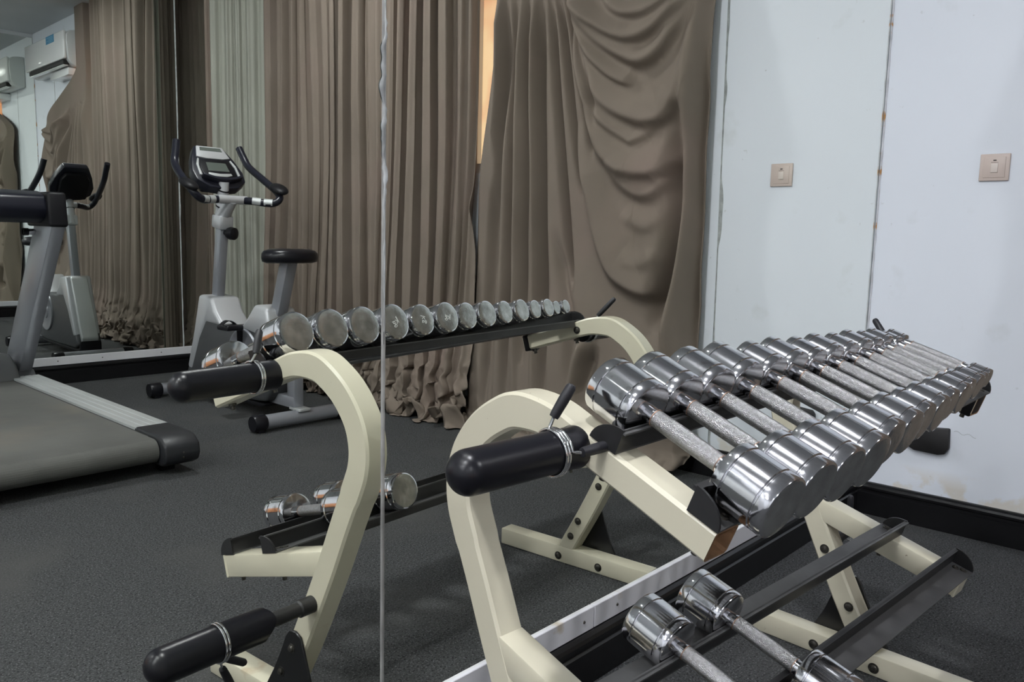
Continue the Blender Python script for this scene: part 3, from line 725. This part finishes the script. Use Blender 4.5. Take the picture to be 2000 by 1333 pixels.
# shell
def side(poly, w, name, m, bev=.018, off=0): return prism_obj(name, poly, lambda f, z: Vector((off-w, f, z)), lambda f, z: Vector((off+w, f, z)), m, bk, bev, 3)
side([(-.36, .10), (-.45, .20), (-.42, .36), (-.34, .47), (-.20, .475), (-.06, .46), (.10, .46), (.20, .50), (.30, .50), (.39, .34), (.47, .20), (.51, .115), (.43, .085), (-.20, .085)], .085, 'lower_shell', M_char)
side([(-.43, .42), (-.385, .585), (-.27, .60), (-.20, .53), (-.12, .462), (-.30, .44)], .088, 'rear_hood', M_silver, .02)
side([(.06, .452), (.145, .535), (.180, .605), (.320, .615), (.385, .42), (.480, .18), (.42, .17), (.32, .36), (.24, .46)], .089, 'front_hood', M_silver, .02)
side([(.31, .615), (.34, .60), (.525, .17), (.51, .12), (.455, .13)], .058, 'front_strip', M_alu, .01)
side([(-.36, .085), (.49, .085), (.53, .15), (.53, .055), (-.30, .060)], .075, 'base_cover', M_black, .01)
for s in (-1, 1):
    disc = MB().lathe([(0, .012), (.05, .012), (.055, .006), (.125, .006), (.135, .010), (.146, .010), (.150, .004), (.150, -.004), (0, -.004)], (s*.087, -.16, .315), (s, 0, 0), 48).build('crank_disc', M_grey, bk, True)
    ca = (1 if s > 0 else -1); c0 = Vector((s*.108, -.16, .315)); c1 = c0+Vector((s*.018, -.035*ca, .165*ca))
    MB().tube([c0, c0.lerp(c1, .5), c1], [.017, .014, .016], 12).build('crank_arm', M_black, bk, True)
    pd = bevbox('pedal', (min(s*.132, s*.225), c1.y-.055, c1.z-.014), (max(s*.132, s*.225), c1.y+.055, c1.z+.014), M_rubber, bk, .008, 3)
    arc = [(s*(.14+.08*k/10), c1.y+.02, c1.z+.010+.022*math.sin(math.pi*k/10)) for k in range(11)]
    sb = MB()
    for a, b in zip(arc, arc[1:]):
        sb.add([(a[0], a[1]-.02, a[2]), (b[0], b[1]-.02, b[2]), (b[0], b[1]+.02, b[2]), (a[0], a[1]+.02, a[2]), (a[0], a[1]-.02, a[2]+.003), (b[0], b[1]-.02, b[2]+.003), (b[0], b[1]+.02, b[2]+.003), (a[0], a[1]+.02, a[2]+.003)], [(0,3,2,1),(4,5,6,7),(0,1,5,4),(3,7,6,2)])
    sb.build('strap', M_rubber, pd)
# saddle and post
bevbox('seat_post', (-.030, -.036, 0), (.030, .036, .30), M_grey, bk, .007, 2, Matrix.Translation((0, -.365, .555)) @ Matrix.Rotation(math.radians(20), 4, 'X'))
MB().lathe([(0, 0), (.027, .001), (.030, .02), (.018, .035), (.012, .06), (0, .06)], (.0, -.30, .50), (0, .9, .3), 16).build('seat_knob', M_black, bk, True)
outl = []
for k in range(40):
    a = 2*math.pi*k/40; c, s_ = math.cos(a), math.sin(a)
    w = .150 if s_ < 0 else .150-.085*s_**.8; l = .13 if s_ < 0 else .155
    outl.append((w*abs(c)**.85*(1 if c > 0 else -1), -.455+l*s_*abs(s_)**-.12 if abs(s_) > 1e-6 else -.455))
sv = []; sf = []
lay = [(.80, -.034), (.96, -.026), (1.0, -.008), (.985, .014), (.90, .028), (.70, .036), (.35, .039)]
for sc, z in lay:
    for x, y in outl: sv.append((x*sc, -.455+(y+.455)*sc, .853+z+.10*max(0, -(y+.455)*sc)**1.0*.25))
for i in range(len(lay)-1):
    for k in range(40): sf.append((i*40+k, i*40+(k+1) % 40, (i+1)*40+(k+1) % 40, (i+1)*40+k))
sf.append(tuple(range(40))[::-1]); sf.append(tuple((len(lay)-1)*40+k for k in range(40)))
obj('saddle', sv, sf, M_rubber, bk, True, None, 60)
# mast, gooseneck, adjuster
bevbox('mast', (-.026, -.032, 0), (.026, .032, .42), M_grey, bk, .010, 2, Matrix.Translation((0, .265, .585)) @ Matrix.Rotation(math.radians(9), 4, 'X'))
bevbox('mast_clamp', (-.042, -.048, 0), (.042, .050, .075), M_silver, bk, .012, 2, Matrix.Translation((0, .200, .985)) @ Matrix.Rotation(math.radians(9), 4, 'X'))
MB().tube([(0, .21, 1.03), (0, .16, 1.08), (0, .105, 1.125), (0, .085, 1.142)], [.040, .036, .032, .030], 20).build('gooseneck', M_silver, bk, True)
MB().tube([(0, .215, 1.00), (0, .20, 1.08), (0, .185, 1.16), (0, .172, 1.24)], [.040, .034, .031, .028], 20).build('console_post', M_silver, bk, True)
for z in (1.105, 1.195): MB().tube([(0, .195-.15*(z-1.1), z), (0, .192-.15*(z-1.1), z+.006)], .036, 20).build('post_ring', M_black, bk, True)
kn = MB().lathe([(0, .0), (.014, 0), (.014, .025), (.030, .034), (.036, .050), (.034, .075), (.022, .082), (0, .083)], (-.0, .185, .965), (-.35, -.92, -.1), 24).build('adjuster_knob', M_rubber, bk, True)
# handlebar: two mirrored halves, grips, elbow pads, horns
MB().tube([(-.085, .085, 1.142), (.085, .085, 1.142)], .0235, 18).build('bar_clamp', M_silver, bk, True)
for s in (-1, 1):
    hb = catmull([(s*.05, .085, 1.142), (s*.12, .08, 1.138), (s*.185, .055, 1.136), (s*.232, .045, 1.165), (s*.242, .09, 1.205), (s*.236, .19, 1.265), (s*.224, .275, 1.33), (s*.207, .30, 1.39), (s*.192, .315, 1.455)], 6)
    if s < 0: hb = catmull([(s*.05, .085, 1.142), (s*.12, .06, 1.138), (s*.195, .0, 1.130), (s*.238, -.005, 1.160), (s*.245, .05, 1.205), (s*.236, .17, 1.270), (s*.222, .29, 1.34), (s*.217, .34, 1.395), (s*.215, .385, 1.452)], 6)
    h = MB().tube(hb, .0205, 16).build('handlebar', M_navy, bk, True)
    for k in (0, 1):
        q0 = hb[5+k*4]; q1 = hb[8+k*4]
        MB().tube([Vector(q0)+Vector((0, -.002, .002)), Vector(q1)+Vector((0, -.002, .002))], .0212, 16).build('pulse_sensor', M_alu, h, True)
    e = Vector((s*.248, .075 if s > 0 else .02, 1.212))
    mt = Matrix.Translation(e) @ Matrix.Rotation(math.radians(22), 4, 'X') @ Matrix.Rotation(s*math.radians(-8), 4, 'Y')
    bm = bmesh.new(); bmesh.ops.create_uvsphere(bm, u_segments=24, v_segments=12, radius=1)
    for v in bm.verts: v.co = Vector((v.co.x*.046, v.co.y*.070, max(-.75, v.co.z)*.024))
    bmesh.ops.transform(bm, matrix=mt, verts=bm.verts); bmobj('elbow_pad', bm, M_black, bk, True, 50)
# console: tilted panel facing the rider
CT = Matrix.Translation((0.0, .170, 1.205)) @ Matrix.Rotation(math.radians(-38), 4, 'X')
def cpan(name, poly, d0, d1, m, par, bev=.004): return prism_obj(name, poly, lambda x, z: CT @ Vector((x, d0, z)), lambda x, z: CT @ Vector((x, d1, z)), m, par, bev, 2)
co = cpan('console', [(-.085, .0), (-.142, .045), (-.150, .11), (-.125, .20), (-.085, .288), (.085, .288), (.125, .20), (.150, .11), (.142, .045), (.085, 0), (.0, -.012)], -.012, .045, M_navy, bk, .008)
cpan('back_cover', [(-.10, .03), (-.10, .20), (-.07, .25), (.07, .25), (.10, .20), (.10, .03)], .04, .085, M_black, co, .015)
cpan('top_panel', [(-.098, .205), (-.076, .282), (.076, .282), (.098, .205), (.05, .195), (-.05, .195)], -.020, -.008, M_silver, co, .003)
cpan('tray_window', [(-.066, .248), (-.060, .272), (.060, .272), (.066, .248)], -.0215, -.018, M_lcd, co, 0)
cpan('screen_bezel', [(-.098, .078), (-.100, .13), (-.086, .188), (.086, .188), (.100, .13), (.098, .078), (.05, .062), (-.05, .062)], -.018, -.008, M_black, co, .003)
cpan('screen', [(-.062, .105), (-.058, .165), (.058, .165), (.062, .105)], -.0195, -.016, M_lcd, co, 0)
cpan('button_strip', [(-.070, .078), (-.066, .092), (0, .086), (.066, .092), (.070, .078), (.035, .066), (-.035, .066)], -.0215, -.016, M_alu, co, .002)
for s in (-1, 1):
    cpan('side_trim', [(s*.106, .07), (s*.120, .075), (s*.116, .15), (s*.098, .192), (s*.090, .188), (s*.105, .14)], -.020, -.008, M_alu, co, .002)
arcp = [(-.115+.23*k/12, .022+.030*((k-6)/6)**2) for k in range(13)]
cpan('book_ledge', arcp+[(x, z+.016) for x, z in arcp[::-1]], -.048, -.008, M_navy, co, .003)

# ================================================================ TREADMILL (only its right rear half is in view)
tm = thing('treadmill', 'grey treadmill with dirty dark belt and ribbed aluminium side rail, at the left edge', 'treadmill', (-1.945, -2.05, 0), math.pi)
# local: +y forward, +x = world -x ; right side rail at local x = -.37..-.23
def rail_sec(s):
    a, b = sorted((s*.307, s*.445)); return a, b
DT = .158
for s in (-1, 1):
    a, b = rail_sec(s); n = 4; prof = [(a, DT-.07)]
    xs = np.linspace(a, b, n*8+1)
    for k, x in enumerate(xs): prof.append((x, DT+(-.0030 if (k % 8) == 0 and 0 < k < n*8 else .0)))
    prof.append((b, DT-.07))
    prism_obj('side_rail', prof, lambda x, z: Vector((x, .275, z)), lambda x, z: Vector((x, 1.86, z)), M_alu, tm)
    e0, e1 = (a-.002, b+.004) if s > 0 else (a-.004, b+.002)
    capf = [(.29, .160), (.29, .045), (.05, .040), (.018, .055), (.004, .085), (.010, .125), (.045, .152), (.10, .161)]
    cp = prism_obj('rear_cap', capf, lambda f, z: Vector((e0, f, z)), lambda f, z: Vector((e1, f, z)), M_cap, tm, .010, 3)
    for z in (.075, .095): MB().lathe([(0, .002), (.004, .001), (.005, -.003)], ((e0+e1)/2, .005, z), (0, -1, 0), 8).build('screw', M_bolt, cp, True)
    bevbox('rear_foot', (min(s*.335, s*.395), .12, 0), (max(s*.335, s*.395), .18, .05), M_black, tm, .005)
# belt loop with rounded rear roller
loop = []
r0 = .047; zc = .100
for q in np.linspace(-math.pi/2, math.pi/2, 18): loop.append((.095-r0*math.cos(q), zc+r0*math.sin(q)))
top = loop+[(1.84, zc+r0)]; bot = [(1.84, zc-r0)]
prism_obj('belt', bot+top, lambda f, z: Vector((-.300, f, z)), lambda f, z: Vector((.300, f, z)), M_tread, tm)
for s in (-1, 1):
    bevbox('belt_gap_trim', (min(s*.300, s*.308), .15, .06), (max(s*.300, s*.308), 1.84, .147), M_dark, tm, 0)
bevbox('deck_frame', (-.41, .30, .055), (.41, 1.86, .085), M_black, tm, .004)
# motor hood
hp = [(1.80, .03), (1.80, .165), (1.86, .23), (1.96, .275), (2.10, .265), (2.24, .18), (2.28, .06), (2.26, .03)]
prism_obj('motor_hood', hp, lambda f, z: Vector((-.345, f, z)), lambda f, z: Vector((.345, f, z)), M_hood, tm, .03, 4)
# uprights leaning back towards the runner
for s in (-1, 1):
    x0, x1 = sorted((s*.380, s*.447))
    up_poly = [(1.985, .14), (2.245, .14), (1.605, .985), (1.345, .985)]
    prism_obj('upright', up_poly, lambda f, z: Vector((x0, f, z)), lambda f, z: Vector((x1, f, z)), M_grey, tm, .006, 2)
    prism_obj('upright_foot', [(1.90, .03), (1.90, .12), (1.97, .175), (2.25, .175), (2.30, .03)], lambda f, z: Vector((x0-.012, f, z)), lambda f, z: Vector((x1+.012, f, z)), M_char, tm, .012, 2)
    prism_obj('upright_head', [(1.34, .972), (1.36, 1.145), (1.62, 1.145), (1.68, .975)], lambda f, z: Vector((x0-.010, f, z)), lambda f, z: Vector((x1+.012, f, z)), M_black, tm, .014, 3)
    MB().tube([(s*.325, 1.60, .945), (s*.39, 1.60, .945)], .016, 14).build('tether_hook', M_chrome, tm, True)
    MB().tube([(s*.325, 1.60, .945), (s*.350, 1.60, .945)], .019, 14).build('hook_tip', M_black, tm, True)
# console bar and display
prism_obj('console_bar', [(1.40, 1.01), (1.37, 1.06), (1.39, 1.125), (1.50, 1.15), (1.60, 1.14), (1.64, 1.08), (1.60, .995), (1.48, .99)], lambda f, z: Vector((-.385, f, z)), lambda f, z: Vector((.385, f, z)), M_navy, tm, .018, 3)
cons = prism_obj('display_housing', [(1.52, 1.12), (1.50, 1.18), (1.66, 1.36), (1.72, 1.34), (1.66, 1.12)], lambda f, z: Vector((-.12+.16, f, z)), lambda f, z: Vector((.12+.16, f, z)), M_char, tm, .015, 2)
